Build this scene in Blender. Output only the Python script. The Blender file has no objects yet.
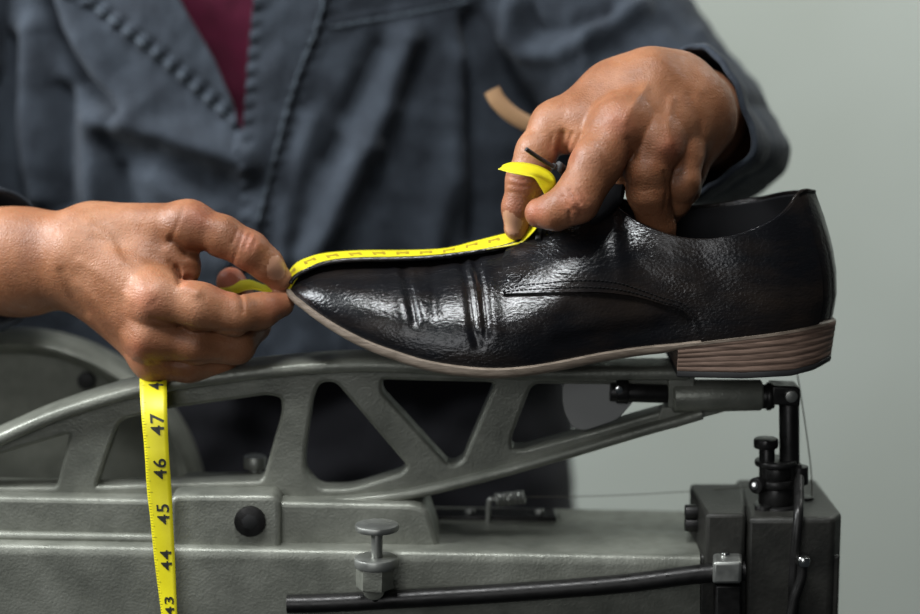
import bpy, bmesh, math, random
import numpy as np
from mathutils import Vector, Matrix, noise as mnoise
random.seed(4); rng = np.random.default_rng(4)
C = bpy.context.scene.collection
scene = bpy.context.scene

# ---------------------------------------------------------------- camera, world, lights, exposure
PITCH = math.radians(10.0); FPX = 920*85/36.0; DIST = 0.00055*FPX
CAM = np.array([0, -DIST*math.cos(PITCH), DIST*math.sin(PITCH)])
RT = np.array([1.0, 0, 0]); UP = np.array([0, math.sin(PITCH), math.cos(PITCH)]); FW = np.array([0, math.cos(PITCH), -math.sin(PITCH)])
cam_d = bpy.data.cameras.new('camera'); cam = bpy.data.objects.new('camera', cam_d); C.objects.link(cam)
cam.location = CAM; cam.rotation_euler = (math.pi/2-PITCH, 0, 0)
cam_d.lens = 85; cam_d.sensor_width = 36; cam_d.clip_start = 0.05
cam_d.dof.use_dof = True; cam_d.dof.focus_distance = DIST-0.035; cam_d.dof.aperture_fstop = 3.0
scene.camera = cam
world = bpy.data.worlds.new('world'); scene.world = world; world.use_nodes = True
wb = world.node_tree.nodes['Background']; wb.inputs[0].default_value = (0.75, 0.88, 1.0, 1); wb.inputs[1].default_value = 0.022

def area(name, loc, target, sx, sy, power, col):
    d = bpy.data.lights.new(name, 'AREA'); d.shape = 'RECTANGLE'; d.size = sx; d.size_y = sy; d.energy = power; d.color = col
    o = bpy.data.objects.new(name, d); C.objects.link(o); o.location = loc
    o.rotation_euler = (Vector(target)-Vector(loc)).to_track_quat('-Z', 'Y').to_euler(); return o
area('window_light', (-1.25, -0.14, 0.80), (-0.05, 0.05, 0), 0.8, 0.8, 48, (0.93, 0.97, 1.0))
area('ceiling_light', (-0.18, -0.50, 1.15), (0.03, 0.0, 0), 0.42, 0.30, 15, (0.95, 0.98, 1.0))
area('front_fill_light', (-0.45, -1.75, 0.40), (0.05, 0.0, -0.05), 0.7, 0.9, 6.5, (0.96, 0.98, 1.0))  # unseen front fill, added to brighten the parts shaded by the shoe
area('room_light', (1.0, 0.65, 1.05), (0.65, 1.3, 0.35), 0.6, 0.5, 12, (0.97, 1.0, 0.97))
scene.view_settings.view_transform = 'Standard'; scene.view_settings.look = 'None'
scene.view_settings.exposure = 0.0; scene.view_settings.gamma = 1; scene.view_settings.use_curve_mapping = False

# ---------------------------------------------------------------- helpers
def W(px, py, Y):
    d = FW + RT*((px-460)/FPX) + UP*((307-py)/FPX)
    return CAM + d*((Y-CAM[1])/d[1])
def V(p): return W(*p)
def proj(P):
    Q = P-CAM; z = Q@FW
    return 460+FPX*(Q@RT)/z, 307-FPX*(Q@UP)/z
def ip(x, pts):
    a = np.array(pts, float); return np.interp(x, a[:, 0], a[:, 1])
def smooth_ip(x, pts):           # monotone-ish smooth interpolation (catmull through irregular knots)
    a = np.array(pts, float); X, Yv = a[:, 0], a[:, 1]; m = np.gradient(Yv, X)
    x = np.clip(x, X[0], X[-1]); i = np.clip(np.searchsorted(X, x, side='right')-1, 0, len(X)-2)
    h = X[i+1]-X[i]; t = (x-X[i])/h
    return (2*t**3-3*t**2+1)*Yv[i]+(t**3-2*t**2+t)*h*m[i]+(-2*t**3+3*t**2)*Yv[i+1]+(t**3-t**2)*h*m[i+1]
def catmull(P, n):
    P = np.array(P, float); N = len(P)
    Q = np.vstack([2*P[0]-P[1], P, 2*P[-1]-P[-2]]); out = []
    for i in range(N-1):
        p0, p1, p2, p3 = Q[i:i+4]
        for k in range(n):
            t = k/n
            out.append(0.5*((2*p1)+(-p0+p2)*t+(2*p0-5*p1+4*p2-p3)*t*t+(-p0+3*p1-3*p2+p3)*t**3))
    out.append(P[-1]); return np.array(out)
def sstep(a, b, x):
    t = np.clip((x-a)/(b-a), 0, 1); return t*t*(3-2*t)
def pdist(x, y, pts):
    d = np.full(x.shape, 1e9)
    for (x0, y0), (x1, y1) in zip(pts[:-1], pts[1:]):
        dx, dy = x1-x0, y1-y0; L = dx*dx+dy*dy
        t = np.clip(((x-x0)*dx+(y-y0)*dy)/L, 0, 1)
        d = np.minimum(d, np.hypot(x-x0-t*dx, y-y0-t*dy))
    return d

def tag(o, label, cat, group=None, kind=None):
    o['label'] = label; o['category'] = cat
    if group: o['group'] = group
    if kind: o['kind'] = kind
    return o
def empty(name, loc):
    o = bpy.data.objects.new(name, None); C.objects.link(o); o.location = loc; o.empty_display_size = 0.02; return o
def mobj(name, verts, faces, mats, parent=None, smooth=True, midx=None, auto=None):
    me = bpy.data.meshes.new(name); me.from_pydata([tuple(map(float, v)) for v in verts], [], [tuple(int(i) for i in f) for f in faces])
    if not isinstance(mats, (list, tuple)): mats = [mats]
    for m in mats: me.materials.append(m)
    if midx is not None: me.polygons.foreach_set('material_index', np.array(midx, dtype=np.int32))
    bm = bmesh.new(); bm.from_mesh(me)
    if midx is None or True:
        bmesh.ops.recalc_face_normals(bm, faces=bm.faces)
    if auto is not None:
        for e in bm.edges:
            if len(e.link_faces) == 2 and e.calc_face_angle(0) > auto: e.smooth = False
    for f in bm.faces: f.smooth = smooth
    bm.to_mesh(me); bm.free(); me.update()
    o = bpy.data.objects.new(name, me); C.objects.link(o)
    if parent is not None:
        o.parent = parent
        o.matrix_parent_inverse = Matrix.Translation(-wloc(parent))
    return o
def wloc(o):
    v = Vector(o.location)
    while o.parent is not None:
        v = v + o.matrix_parent_inverse.to_translation(); o = o.parent; v = v + Vector(o.location)
    return v
class MB:                         # collects shapes for one mesh
    def __init__(s): s.v = []; s.f = []; s.m = []
    def add(s, v, f, m=0):
        b = len(s.v); s.v += [tuple(p) for p in v]; s.f += [tuple(i+b for i in q) for q in f]; s.m += [m]*len(f); return s
    def obj(s, name, mats, parent=None, auto=0.6, smooth=True): return mobj(name, s.v, s.f, mats, parent, smooth, s.m, auto)
def grid_faces(n, m, wrap=False):
    f = []
    for i in range(n-1):
        for j in range(m if wrap else m-1):
            k = (j+1) % m; f.append((i*m+j, i*m+k, (i+1)*m+k, (i+1)*m+j))
    return f
def frames(P):
    P = np.array(P, float); T = np.gradient(P, axis=0); T /= np.linalg.norm(T, axis=1)[:, None]+1e-12
    n = np.cross(T[0], [0.13, 0.9, 0.31]); n /= np.linalg.norm(n); N = []
    for t in T:
        n = n-t*(n@t); n /= np.linalg.norm(n); N.append(n)
    N = np.array(N); return T, N, np.cross(T, N)
def tube(P, r, seg=20, caps=True, flat=1.0):
    P = np.array(P, float); r = np.broadcast_to(np.array(r, float), (len(P),)); T, N, B = frames(P)
    a = np.linspace(0, 2*np.pi, seg, endpoint=False)
    v = (P[:, None]+r[:, None, None]*(np.cos(a)[None, :, None]*N[:, None]+flat*np.sin(a)[None, :, None]*B[:, None])).reshape(-1, 3)
    f = grid_faces(len(P), seg, True)
    if caps: f += [tuple(range(seg)), tuple(range((len(P)-1)*seg, len(P)*seg))]
    return v, f
def rod(a, b, r, seg=24, bev=0.0006):   # straight bevelled cylinder, r may be (ra, rb)
    a, b = np.array(a, float), np.array(b, float); ra, rb = (r if isinstance(r, tuple) else (r, r))
    d = (b-a)/np.linalg.norm(b-a); bev = min(bev, ra*.4, rb*.4, np.linalg.norm(b-a)*.3)
    ref = np.array([0.1, 0.9, 0.2]) if abs(d[1]) < .8 else np.array([0.9, 0.1, 0.2])
    n = np.cross(d, ref); n /= np.linalg.norm(n); q = np.cross(d, n); an = np.linspace(0, 2*np.pi, seg, endpoint=False)
    rows = [(a, ra-bev), (a+d*bev*.3, ra-bev*.3), (a+d*bev, ra), (b-d*bev, rb), (b-d*bev*.3, rb-bev*.3), (b, rb-bev)]
    v = [c+rr*(math.cos(t)*n+math.sin(t)*q) for c, rr in rows for t in an]
    return v, grid_faces(6, seg, True)+[tuple(range(seg)), tuple(range(5*seg, 6*seg))]
def prism(pts, vec):
    pts = [np.array(p, float) for p in pts]; n = len(pts); v = pts+[p+np.array(vec) for p in pts]
    return v, [tuple(range(n)), tuple(range(2*n-1, n-1, -1))]+[(i, (i+1) % n, n+(i+1) % n, n+i) for i in range(n)]
def bevel(o, w, seg=3):
    m = o.modifiers.new('bevel', 'BEVEL'); m.width = w; m.segments = seg; m.limit_method = 'ANGLE'; m.angle_limit = 0.5; m.harden_normals = False
    return o
def round_poly(pts, r, n=6):
    out = []; N = len(pts); pts = [np.array(p, float) for p in pts]
    for i in range(N):
        p, a, b = pts[i], pts[i-1], pts[(i+1) % N]
        ua = (a-p); la = np.linalg.norm(ua); ub = b-p; lb = np.linalg.norm(ub); d = min(r, la*.45, lb*.45)
        A = p+ua/la*d; B = p+ub/lb*d
        for k in range(n+1):
            t = k/n; out.append((1-t)**2*A+2*t*(1-t)*p+t*t*B)
    return out
def plate(outer, holes, Y, half, bev):  # casting plate from image-plane outlines at depth Y
    cu = bpy.data.curves.new('tmp', 'CURVE'); cu.dimensions = '2D'; cu.fill_mode = 'BOTH'; cu.extrude = half-bev; cu.bevel_depth = bev; cu.bevel_resolution = 3
    for poly in [outer]+holes:
        sp = cu.splines.new('POLY'); sp.points.add(len(poly)-1); sp.use_cyclic_u = True
        for k, p in enumerate(poly):
            w = W(p[0], p[1], Y); sp.points[k].co = (w[0], w[2], 0, 1)
    o = bpy.data.objects.new('tmp', cu); C.objects.link(o); bpy.context.view_layer.update()
    me = bpy.data.meshes.new_from_object(o.evaluated_get(bpy.context.evaluated_depsgraph_get()))
    v = [(q.co.x, Y-q.co.z, q.co.y) for q in me.vertices]; f = [tuple(p.vertices) for p in me.polygons]
    bpy.data.objects.remove(o); bpy.data.curves.remove(cu); bpy.data.meshes.remove(me); return v, f
def textmesh(s, size):
    cu = bpy.data.curves.new('tmp', 'FONT'); cu.body = s; cu.size = size; cu.offset = size*0.014; cu.align_x = 'CENTER'; cu.align_y = 'CENTER'; cu.resolution_u = 4; cu.space_character = 1.12
    o = bpy.data.objects.new('tmp', cu); C.objects.link(o); bpy.context.view_layer.update()
    me = bpy.data.meshes.new_from_object(o.evaluated_get(bpy.context.evaluated_depsgraph_get()))
    v = [(q.co.x, q.co.y) for q in me.vertices]; f = [tuple(p.vertices) for p in me.polygons]
    bpy.data.objects.remove(o); bpy.data.curves.remove(cu); bpy.data.meshes.remove(me); return v, f

# ---------------------------------------------------------------- materials
def mat(name, base, rough=0.5, metal=0.0, **kw):
    m = bpy.data.materials.new(name); m.use_nodes = True; b = m.node_tree.nodes['Principled BSDF']
    b.inputs['Base Color'].default_value = (*base, 1); b.inputs['Roughness'].default_value = rough; b.inputs['Metallic'].default_value = metal
    for k, v in kw.items(): b.inputs[k.replace('_', ' ')].default_value = v
    return m
def N_(m, t, **kw):
    n = m.node_tree.nodes.new(t)
    for k, v in kw.items(): setattr(n, k, v)
    return n
def L_(m, a, b): m.node_tree.links.new(a, b)
def coords(m, scale=(1, 1, 1), rot=(0, 0, 0)):
    tc = N_(m, 'ShaderNodeTexCoord'); mp = N_(m, 'ShaderNodeMapping'); mp.inputs['Scale'].default_value = scale; mp.inputs['Rotation'].default_value = rot
    L_(m, tc.outputs['Object'], mp.inputs[0]); return mp.outputs[0]
def noise(m, co, scale, detail=3, rough=0.5, dist=0.0):
    n = N_(m, 'ShaderNodeTexNoise'); n.inputs['Scale'].default_value = scale; n.inputs['Detail'].default_value = detail; n.inputs['Roughness'].default_value = rough; n.inputs['Distortion'].default_value = dist
    L_(m, co, n.inputs['Vector']); return n.outputs['Fac']
def voronoi(m, co, scale, feature='F1'):
    n = N_(m, 'ShaderNodeTexVoronoi'); n.feature = feature; n.inputs['Scale'].default_value = scale; L_(m, co, n.inputs['Vector']); return n.outputs['Distance']
def ramp(m, fac, stops):
    r = N_(m, 'ShaderNodeValToRGB'); cr = r.color_ramp
    while len(cr.elements) < len(stops): cr.elements.new(0.5)
    for e, (p, c) in zip(cr.elements, stops): e.position = p; e.color = (*c, 1) if len(c) == 3 else c
    L_(m, fac, r.inputs[0]); return r.outputs[0]
def addb(m, a, b, w=1.0):
    n = N_(m, 'ShaderNodeMath', operation='MULTIPLY_ADD'); L_(m, b, n.inputs[0]); n.inputs[1].default_value = w; L_(m, a, n.inputs[2]); return n.outputs[0]
def bump(m, h, strength, dist):
    b = N_(m, 'ShaderNodeBump'); b.inputs['Strength'].default_value = strength; b.inputs['Distance'].default_value = dist
    L_(m, h, b.inputs['Height']); L_(m, b.outputs[0], m.node_tree.nodes['Principled BSDF'].inputs['Normal']); return b
def setin(m, name, out): L_(m, out, m.node_tree.nodes['Principled BSDF'].inputs[name])

M = {}
m = M['wall'] = mat('plaster', (0.42, 0.45, 0.40), 0.9); co = coords(m)
setin(m, 'Base Color', ramp(m, noise(m, co, 1.6, 5), [(0.3, (0.36, 0.385, 0.335)), (0.7, (0.44, 0.47, 0.43))])); bump(m, noise(m, co, 60, 4), 0.3, 0.002)
m = M['cast'] = mat('grey_green_paint', (0.17, 0.18, 0.155), 0.42, 0.35); co = coords(m)
setin(m, 'Base Color', ramp(m, noise(m, co, 30, 6, .65), [(0.3, (0.125, 0.13, 0.108)), (0.5, (0.19, 0.195, 0.163)), (0.75, (0.27, 0.275, 0.235))]))
setin(m, 'Roughness', ramp(m, noise(m, co, 90, 4), [(0.3, (.34,)*3), (0.7, (.52,)*3)]))
bump(m, addb(m, noise(m, co, 700, 2), noise(m, co, 160, 3), .5), 0.45, 0.0005)
m = M['cast_dark'] = mat('dark_oily_paint', (0.045, 0.045, 0.038), 0.5, 0.3); co = coords(m)
setin(m, 'Base Color', ramp(m, noise(m, co, 40, 6, .65), [(0.3, (0.014, 0.014, 0.012)), (0.7, (0.040, 0.039, 0.033))])); bump(m, noise(m, co, 400, 3), 0.4, 0.0005)
m = M['steel'] = mat('worn_steel', (0.32, 0.325, 0.30), 0.38, 0.85); co = coords(m)
setin(m, 'Roughness', ramp(m, noise(m, co, 150, 5), [(0.3, (.3,)*3), (0.7, (.52,)*3)]))
m = M['darksteel'] = mat('blackened_steel', (0.028, 0.027, 0.026), 0.34, 0.7); co = coords(m)
setin(m, 'Roughness', ramp(m, noise(m, co, 200, 4), [(0.3, (.26,)*3), (0.7, (.5,)*3)]))
M['chrome'] = mat('bright_steel', (0.6, 0.6, 0.58), 0.2, 1.0)
M['black'] = mat('black_hole', (0.006, 0.006, 0.006), 0.6)
m = M['plate_steel'] = mat('dull_plate', (0.28, 0.28, 0.27), 0.5, 0.1)

m = M['leather'] = mat('black_leather', (0.006, 0.006, 0.007), 0.3, 0.0); co = coords(m, (0.75, 1, 1.25), (0, 0.25, 0))
m.node_tree.nodes['Principled BSDF'].inputs['Specular IOR Level'].default_value = 0.5
tint = noise(m, coords(m, (.7, 1, 2)), 22, 4, .6)
setin(m, 'Base Color', ramp(m, tint, [(0.42, (0.005, 0.005, 0.006)), (0.75, (0.017, 0.012, 0.009))]))
setin(m, 'Roughness', ramp(m, noise(m, co, 70, 5), [(0.3, (.17,)*3), (0.7, (.27,)*3)]))
h = addb(m, noise(m, co, 520, 3, .6, .5), voronoi(m, co, 650), 0.4); h = addb(m, h, noise(m, coords(m, (.45, 1, 1.6)), 190, 4, .65, .6), 1.1)
bump(m, h, 0.45, 0.00046)
m = M['lining'] = mat('dark_lining', (0.012, 0.012, 0.014), 0.7)
m = M['welt'] = mat('brown_sole_edge', (0.16, 0.125, 0.095), 0.5); co = coords(m, (1, 1, 6))
setin(m, 'Base Color', ramp(m, noise(m, co, 120, 4), [(0.3, (0.11, 0.085, 0.062)), (0.7, (0.22, 0.175, 0.135))])); bump(m, noise(m, co, 300, 3), .3, .0004)
m = M['heel'] = mat('stacked_heel', (0.12, 0.075, 0.055), 0.55); co = coords(m, (1, 1, 14))
hz = coords(m); wv = N_(m, 'ShaderNodeTexWave'); wv.bands_direction = 'Z'; wv.inputs['Scale'].default_value = 62; wv.inputs['Distortion'].default_value = 1.2; wv.inputs['Detail'].default_value = 2; wv.inputs['Detail Scale'].default_value = 2.0; L_(m, hz, wv.inputs['Vector'])
hh = addb(m, noise(m, co, 60, 5, .65), wv.outputs['Fac'], .22)
setin(m, 'Base Color', ramp(m, hh, [(0.35, (0.07, 0.042, 0.03)), (0.6, (0.17, 0.11, 0.08)), (0.85, (0.27, 0.18, 0.135))])); bump(m, hh, .35, .0006)
M['tongue'] = mat('matte_black_leather', (0.004, 0.004, 0.005), 0.85, Specular_IOR_Level=0.15)
M['rubber'] = mat('black_rubber', (0.012, 0.012, 0.012), 0.55)
M['thread_dark'] = mat('dark_stitching', (0.005, 0.005, 0.005), 0.9, Specular_IOR_Level=0.2)
m = M['tape'] = mat('yellow_tape', (0.85, 0.68, 0.01), 0.42); co = coords(m)
setin(m, 'Base Color', ramp(m, noise(m, co, 70, 3), [(0.3, (0.60, 0.52, 0.008)), (0.7, (0.70, 0.62, 0.012))])); bump(m, noise(m, co, 1500, 2), .15, .0002)
M['ink'] = mat('black_ink', (0.012, 0.013, 0.008), 0.5); M['ink_orange'] = mat('faded_orange_ink', (0.30, 0.20, 0.01), 0.5)

m = M['skin'] = mat('skin', (0.42, 0.22, 0.13), 0.42, Specular_IOR_Level=0.38); co = coords(m); b = m.node_tree.nodes['Principled BSDF']
b.inputs['Subsurface Weight'].default_value = 0.12; b.inputs['Subsurface Radius'].default_value = (1, .35, .2); b.inputs['Subsurface Scale'].default_value = 0.0015
c1 = ramp(m, noise(m, co, 28, 5, .6), [(0.3, (0.17, 0.064, 0.028)), (0.5, (0.26, 0.108, 0.050)), (0.72, (0.36, 0.168, 0.088))])
at = N_(m, 'ShaderNodeAttribute'); at.attribute_name = 'flush'
mx = N_(m, 'ShaderNodeMix', data_type='RGBA'); L_(m, at.outputs['Fac'], mx.inputs[0]); L_(m, c1, mx.inputs[6]); mx.inputs[7].default_value = (0.38, 0.115, 0.07, 1)
setin(m, 'Base Color', mx.outputs[2])
setin(m, 'Roughness', ramp(m, noise(m, co, 260, 4), [(0.3, (.38,)*3), (0.7, (.58,)*3)]))
cw = coords(m, (1, 1, 1), (0.2, 0.7, 0)); cw2 = coords(m, (1.0, 1, 2.6), (0, 0.5, 0))
h = addb(m, noise(m, cw, 420, 4, .65), voronoi(m, cw, 560, 'DISTANCE_TO_EDGE'), 1.1); h = addb(m, h, noise(m, cw2, 110, 4, .6, 1.5), 1.3)
bump(m, h, 0.5, 0.0004)
M['nail'] = mat('fingernail', (0.44, 0.23, 0.14), 0.38)
def fabric(name, lo, hi, sc=1800):
    m = mat(name, lo, 0.88); co = coords(m); b = m.node_tree.nodes['Principled BSDF']
    b.inputs['Sheen Weight'].default_value = 0.06; b.inputs['Specular IOR Level'].default_value = 0.25; b.inputs['Sheen Roughness'].default_value = 0.5
    setin(m, 'Base Color', ramp(m, noise(m, co, 35, 6, .7), [(0.3, lo), (0.7, hi)]))
    bump(m, addb(m, noise(m, co, 900, 2), noise(m, coords(m, (1, 1, .35)), 90, 4), 2.5), .45, .0012); return m
M['jacket'] = fabric('slate_blue_cotton', (0.016, 0.020, 0.027), (0.040, 0.050, 0.064))
M['seam'] = fabric('worn_seam', (0.07, 0.09, 0.11), (0.12, 0.145, 0.165))
M['shirt'] = fabric('maroon_cotton', (0.04, 0.001, 0.010), (0.075, 0.002, 0.020))
M['trousers'] = fabric('black_cotton', (0.006, 0.006, 0.008), (0.011, 0.011, 0.014))
M['tan'] = mat('tan_leather', (0.34, 0.20, 0.10), 0.55)
M['thread'] = mat('grey_thread', (0.10, 0.09, 0.07), 0.6)

# ---------------------------------------------------------------- wall
wall = mobj('wall_back', [(-2.2, 1.25, -1.6), (2.6, 1.25, -1.6), (2.6, 1.25, 2.0), (-2.2, 1.25, 2.0), (-2.2, 1.35, -1.6), (2.6, 1.35, -1.6), (2.6, 1.35, 2.0), (-2.2, 1.35, 2.0)],
            [(0, 1, 2, 3), (4, 5, 6, 7), (0, 1, 5, 4), (1, 2, 6, 5), (2, 3, 7, 6), (3, 0, 4, 7)], M['wall'], smooth=False)
wall['kind'] = 'structure'

# ---------------------------------------------------------------- sewing machine
mc = empty('sewing_machine', W(430, 640, 0.02)); tag(mc, 'grey-green cast iron shoe patching sewing machine with a lattice arm under the shoe', 'sewing machine')
BED_PY0 = 541; SLOPE = 12/700
# bed: profile swept left to right
prof = [(700, -.026), (556, -.030), (549, -.0298), (545, -.0285), (542.5, -.026), (541, -.0225)]
xs = np.linspace(-90, 700, 30); v = []
for px in xs:
    row = [W(px, py+SLOPE*px, Y) for py, Y in prof]; zt = row[-1][2]; x0 = row[-1][0]
    row += [np.array([x0, .0, zt+.0006]), np.array([x0, .062, zt+.0006]), np.array([x0, .066, zt-.003]), np.array([x0, .066, zt-.09])]; v += row
mobj('bed', v, grid_faces(len(xs), 10)+[tuple(range(10)), tuple(range(len(v)-10, len(v)))], M['cast'], mc, True, None, .9)
# rail on the bed
rp = round_poly([(-90, 490), (414, 499), (424, 503), (434, 534), (440, 556), (-90, 550)], 7)
r_ = MB().add(*plate(rp, [], .006, .022, .003)).obj('rail', M['cast'], mc, .7)
rb = MB(); rb.add(*plate(round_poly([(181, 488), (276, 488), (279, 491), (279, 552), (181, 552)], 5), [], .004, .027, .003))
rbo = rb.obj('mounting_block', M['cast'], mc, .7)
c = W(250, 521, -.0235)
sb = MB().add(*rod(c+[0, .002, 0], c+[0, -.0022, 0], .0086, 40, .0006)).obj('socket_screw', M['darksteel'], mc)
MB().add(*rod(c+[0, 0, 0], c+[0, -.00235, 0], .0046, 6, .0001)).obj('socket', M['black'], sb)
# lower ledge stiffener on the rail (left part)
MB().add(*tube([W(x, 536+SLOPE*x, -.017) for x in np.linspace(-90, 176, 8)], .0030, 16)).obj('ledge_bead', M['cast'], mc)
# arm frame (lattice)
outer = [(-80, 470), (0, 433), (50, 411), (100, 394), (150, 381), (200, 373), (250, 366), (300, 361), (350, 358), (400, 359), (450, 362), (500, 365), (560, 367), (620, 366), (684, 366),
         (690, 384), (688, 412), (672, 421), (640, 428), (600, 440), (560, 452), (500, 469), (440, 484), (400, 492), (350, 496), (310, 494), (285, 490), (200, 494), (-80, 498)]
holes = [round_poly([(-60, 466), (70, 427), (76, 431), (62, 487), (-60, 487)], 7),
         round_poly([(119, 414), (170, 402), (270, 388), (286, 392), (287, 410), (268, 476), (262, 481), (96, 486), (96, 478)], 13),
         round_poly([(318, 376), (338, 375), (412, 462), (406, 472), (352, 489), (318, 489), (302, 470), (302, 452), (310, 395)], 14),
         round_poly([(379, 373), (501, 376), (466, 459), (456, 465), (446, 464), (378, 390)], 14),
         round_poly([(529, 377), (673, 379), (673, 408), (640, 417), (600, 429), (522, 450), (508, 448), (507, 434)], 12)]
am = MB(); am.add(*plate(outer, holes, .004, .0085, .0022))
def flange(pts, Y, hw, ht):
    P = catmull(pts, 6); n = len(P); prof = []
    for a in np.linspace(0, 2*np.pi, 24, endpoint=False):
        ca, sa = math.cos(a), math.sin(a); prof.append((math.copysign(abs(ca)**.45, ca)*hw, math.copysign(abs(sa)**.6, sa)*ht))
    w = np.array([W(x, y, Y) for x, y in P]); T = np.gradient(w, axis=0); T /= np.linalg.norm(T, axis=1)[:, None]
    v = []
    for p, t in zip(w, T):
        nn = np.array([-t[2], 0, t[0]]); v += [p+np.array([0, 1, 0])*a+nn*b for a, b in prof]
    return v, grid_faces(n, 24, True)+[tuple(range(24)), tuple(range((n-1)*24, n*24))]
am.add(*flange([(-80, 474), (-40, 452), (0, 436), (50, 414), (100, 397), (150, 384), (200, 376), (250, 369), (300, 364), (350, 361), (400, 361.5), (450, 365), (500, 368), (560, 369.5), (620, 369), (686, 369)], .004, .0165, .0042))
am.add(*flange([(270, 496), (310, 498), (350, 496.5), (400, 491), (440, 483), (500, 468), (560, 451), (600, 439), (640, 427), (676, 417), (700, 410)], .004, .0135, .0034))
am.obj('arm_frame', M['cast'], mc, .7)
# flange boss and gusset
a, b = W(672, 396, -.004), W(762, 395, -.004)
bo = MB().add(*rod(a, b, (.0092, .0086), 40, .0012)).add(*prism([W(660, 404, .004), W(745, 402, .004), W(728, 407, .004), W(702, 414, .004), W(676, 424, .004), W(652, 429, .004)], (0, -.009, 0))).add(
    *prism([W(664, 364, .016), W(690, 364, .016), W(690, 398, .016), W(664, 398, .016)], (0, -.026, 0)))
bevel(bo.obj('boss', M['cast'], mc, .5), .0012)
MB().add(*rod(W(610, 392, -.006), W(674, 394, -.004), .0052, 28)).add(*rod(W(616, 392, -.006), W(628, 392, -.006), .0064, 28)).obj('take_up_shaft', M['darksteel'], mc)
c = W(619, 390, -.0135); MB().add(*rod(c+[0, .006, 0], c, .0022, 24)).obj('shaft_screw', M['chrome'], mc)
pl = MB().add(*plate(round_poly([(563, 382), (612, 382), (636, 396), (617, 418), (584, 429), (573, 426), (564, 408)], 8), [], -.001, .0022, .0006)); pl.obj('guide_plate', M['plate_steel'], mc, .7)
# balance wheel behind
wc = W(20, 515, .085); R = 187*.00055*(DIST+.085)/DIST
wp = [(-.002, .012), (.010, .014), (R*.55, .010), (R-.013, .008), (R-.010, -.006), (R-.004, -.010), (R, -.006), (R, .022), (R-.006, .026), (R-.012, .022), (R*.5, .020), (-.002, .022)]
n = 120; v = []
for (rr, yy) in wp:
    rr = max(rr, .0005); v += [wc+np.array([rr*math.cos(t), yy, rr*math.sin(t)]) for t in np.linspace(0, 2*np.pi, n, endpoint=False)]
wh = mobj('balance_wheel', v, grid_faces(len(wp), n, True), M['cast'], mc, True, None, .8)
c = W(86, 381, .085+.004); MB().add(*rod(c+[0, .006, 0], c+[0, -.001, 0], .0052, 28)).obj('wheel_hole', M['black'], wh)
# small bolt behind the arm, slot plate, spring hook
c0, c1 = W(255, 483, .03), W(255, 463, .03)
MB().add(*rod(c0, c1, .0035)).add(*rod(W(255, 468, .03), W(255, 456, .03), .0065, 12)).obj('set_bolt', M['steel'], mc)
zt = W(500, 541+SLOPE*500, -.0225)[2]
xa, xb = W(432, 530, .04)[0], W(556, 530, .04)[0]
bevel(MB().add(*prism([(xa, .034, zt-.002), (xb, .034, zt-.002), (xb, .052, zt-.002), (xa, .052, zt-.002)], (0, 0, .0052))).obj('slide_plate', M['darksteel'], mc), .001)
for px in (470, 540):
    c = W(px, 529, .036); MB().add(*rod((c[0], .043, zt+.002), (c[0], .043, zt+.0048), .0028, 16)).obj('plate_screw', M['steel'], mc)
s0, s1, s2 = W(488, 530, .03), W(489, 503, .03), W(496, 499, .03)
hk = MB().add(*tube(catmull([s0, s1, s1*.4+s2*.6+[0, 0, .001], s2, W(524, 496, .03)], 6), .0016, 14)).obj('tension_hook', M['steel'], mc)
t = np.linspace(0, 1, 160); a = W(495, 500, .03); b = W(525, 497, .03)
P = a+(b-a)*t[:, None]; P[:, 1] += .0032*np.cos(t*2*np.pi*8); P[:, 2] += .0032*np.sin(t*2*np.pi*8)
MB().add(*tube(P, .0009, 8)).obj('coil_spring', M['steel'], hk)
# thumb screw at the front
kx = -.045
ts = MB().add(*rod(W(377, 527, kx)+[0, 0, -.0018], W(377, 527, kx)+[0, 0, .0018], .0118, 48, .0009)).obj('thumb_screw', M['steel'], mc)
MB().add(*rod(W(377, 527, kx), W(376.5, 562, kx), .0032, 24)).obj('screw_stem', M['steel'], ts)
MB().add(*rod(W(376, 563, kx)+[0, 0, -.0022], W(376, 560, kx)+[0, 0, .0018], .0118, 48, .0012)).obj('lock_disc', M['steel'], ts)
MB().add(*rod(W(374.5, 588, kx), W(375, 566, kx), .0102, 6, .0008)).obj('hex_nut', M['cast'], ts)
MB().add(*rod(W(375, 601, kx+.004), W(375, 586, kx+.002), (.0016, .003), 16)).obj('screw_tip', M['darksteel'], ts)
c = W(375, 580, -.03); MB().add(*rod(c+[0, .004, 0], c+[0, -.018, 0], .0060, 28)).obj('screw_lug', M['cast'], mc)
# long black feed rod
P = catmull([W(287, 604, -.036), W(330, 603, -.036), W(420, 598, -.036), W(520, 592, -.036), (W(620, 584, -.036)), W(700, 574, -.036), W(745, 571, -.036)], 8)
MB().add(*tube(P, .0052, 20, True)).obj('feed_rod', M['darksteel'], mc)
# head: column block, front block, lower housing
def pblock(pts, drop, name, mt, par, bw=.0015, shrink=0):
    w = [np.array(V(p)) for p in pts]; z = max(q[2] for q in w); w = [np.array([q[0], q[1], z]) for q in w]
    return bevel(MB().add(*prism(w, (0, 0, -drop))).obj(name, mt, par, .5), bw)
hb = pblock([(747, 518, -.03), (834, 518, -.03), (842, 516, -.018), (816, 492, .055), (735, 492, .055)], .09, 'head_block', M['cast_dark'], mc, .003)
nb = pblock([(706, 514, -.032), (746, 514, -.032), (743, 492, .034), (690, 492, .034), (690, 496, .02)], .034, 'front_block', M['cast_dark'], mc, .0022)
MB().add(*rod(W(713, 501, -.001)+[0, 0, -.001], W(713, 501, -.001)+[0, 0, .0006], .0026, 18)).obj('block_screw', M['black'], nb)
for py in (512, 524):
    c = W(692, py, -.004); MB().add(*rod(c+[.006, 0, 0], c+[-.004, 0, 0], .0042, 16)).obj('side_bolt', M['darksteel'], nb)
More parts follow.
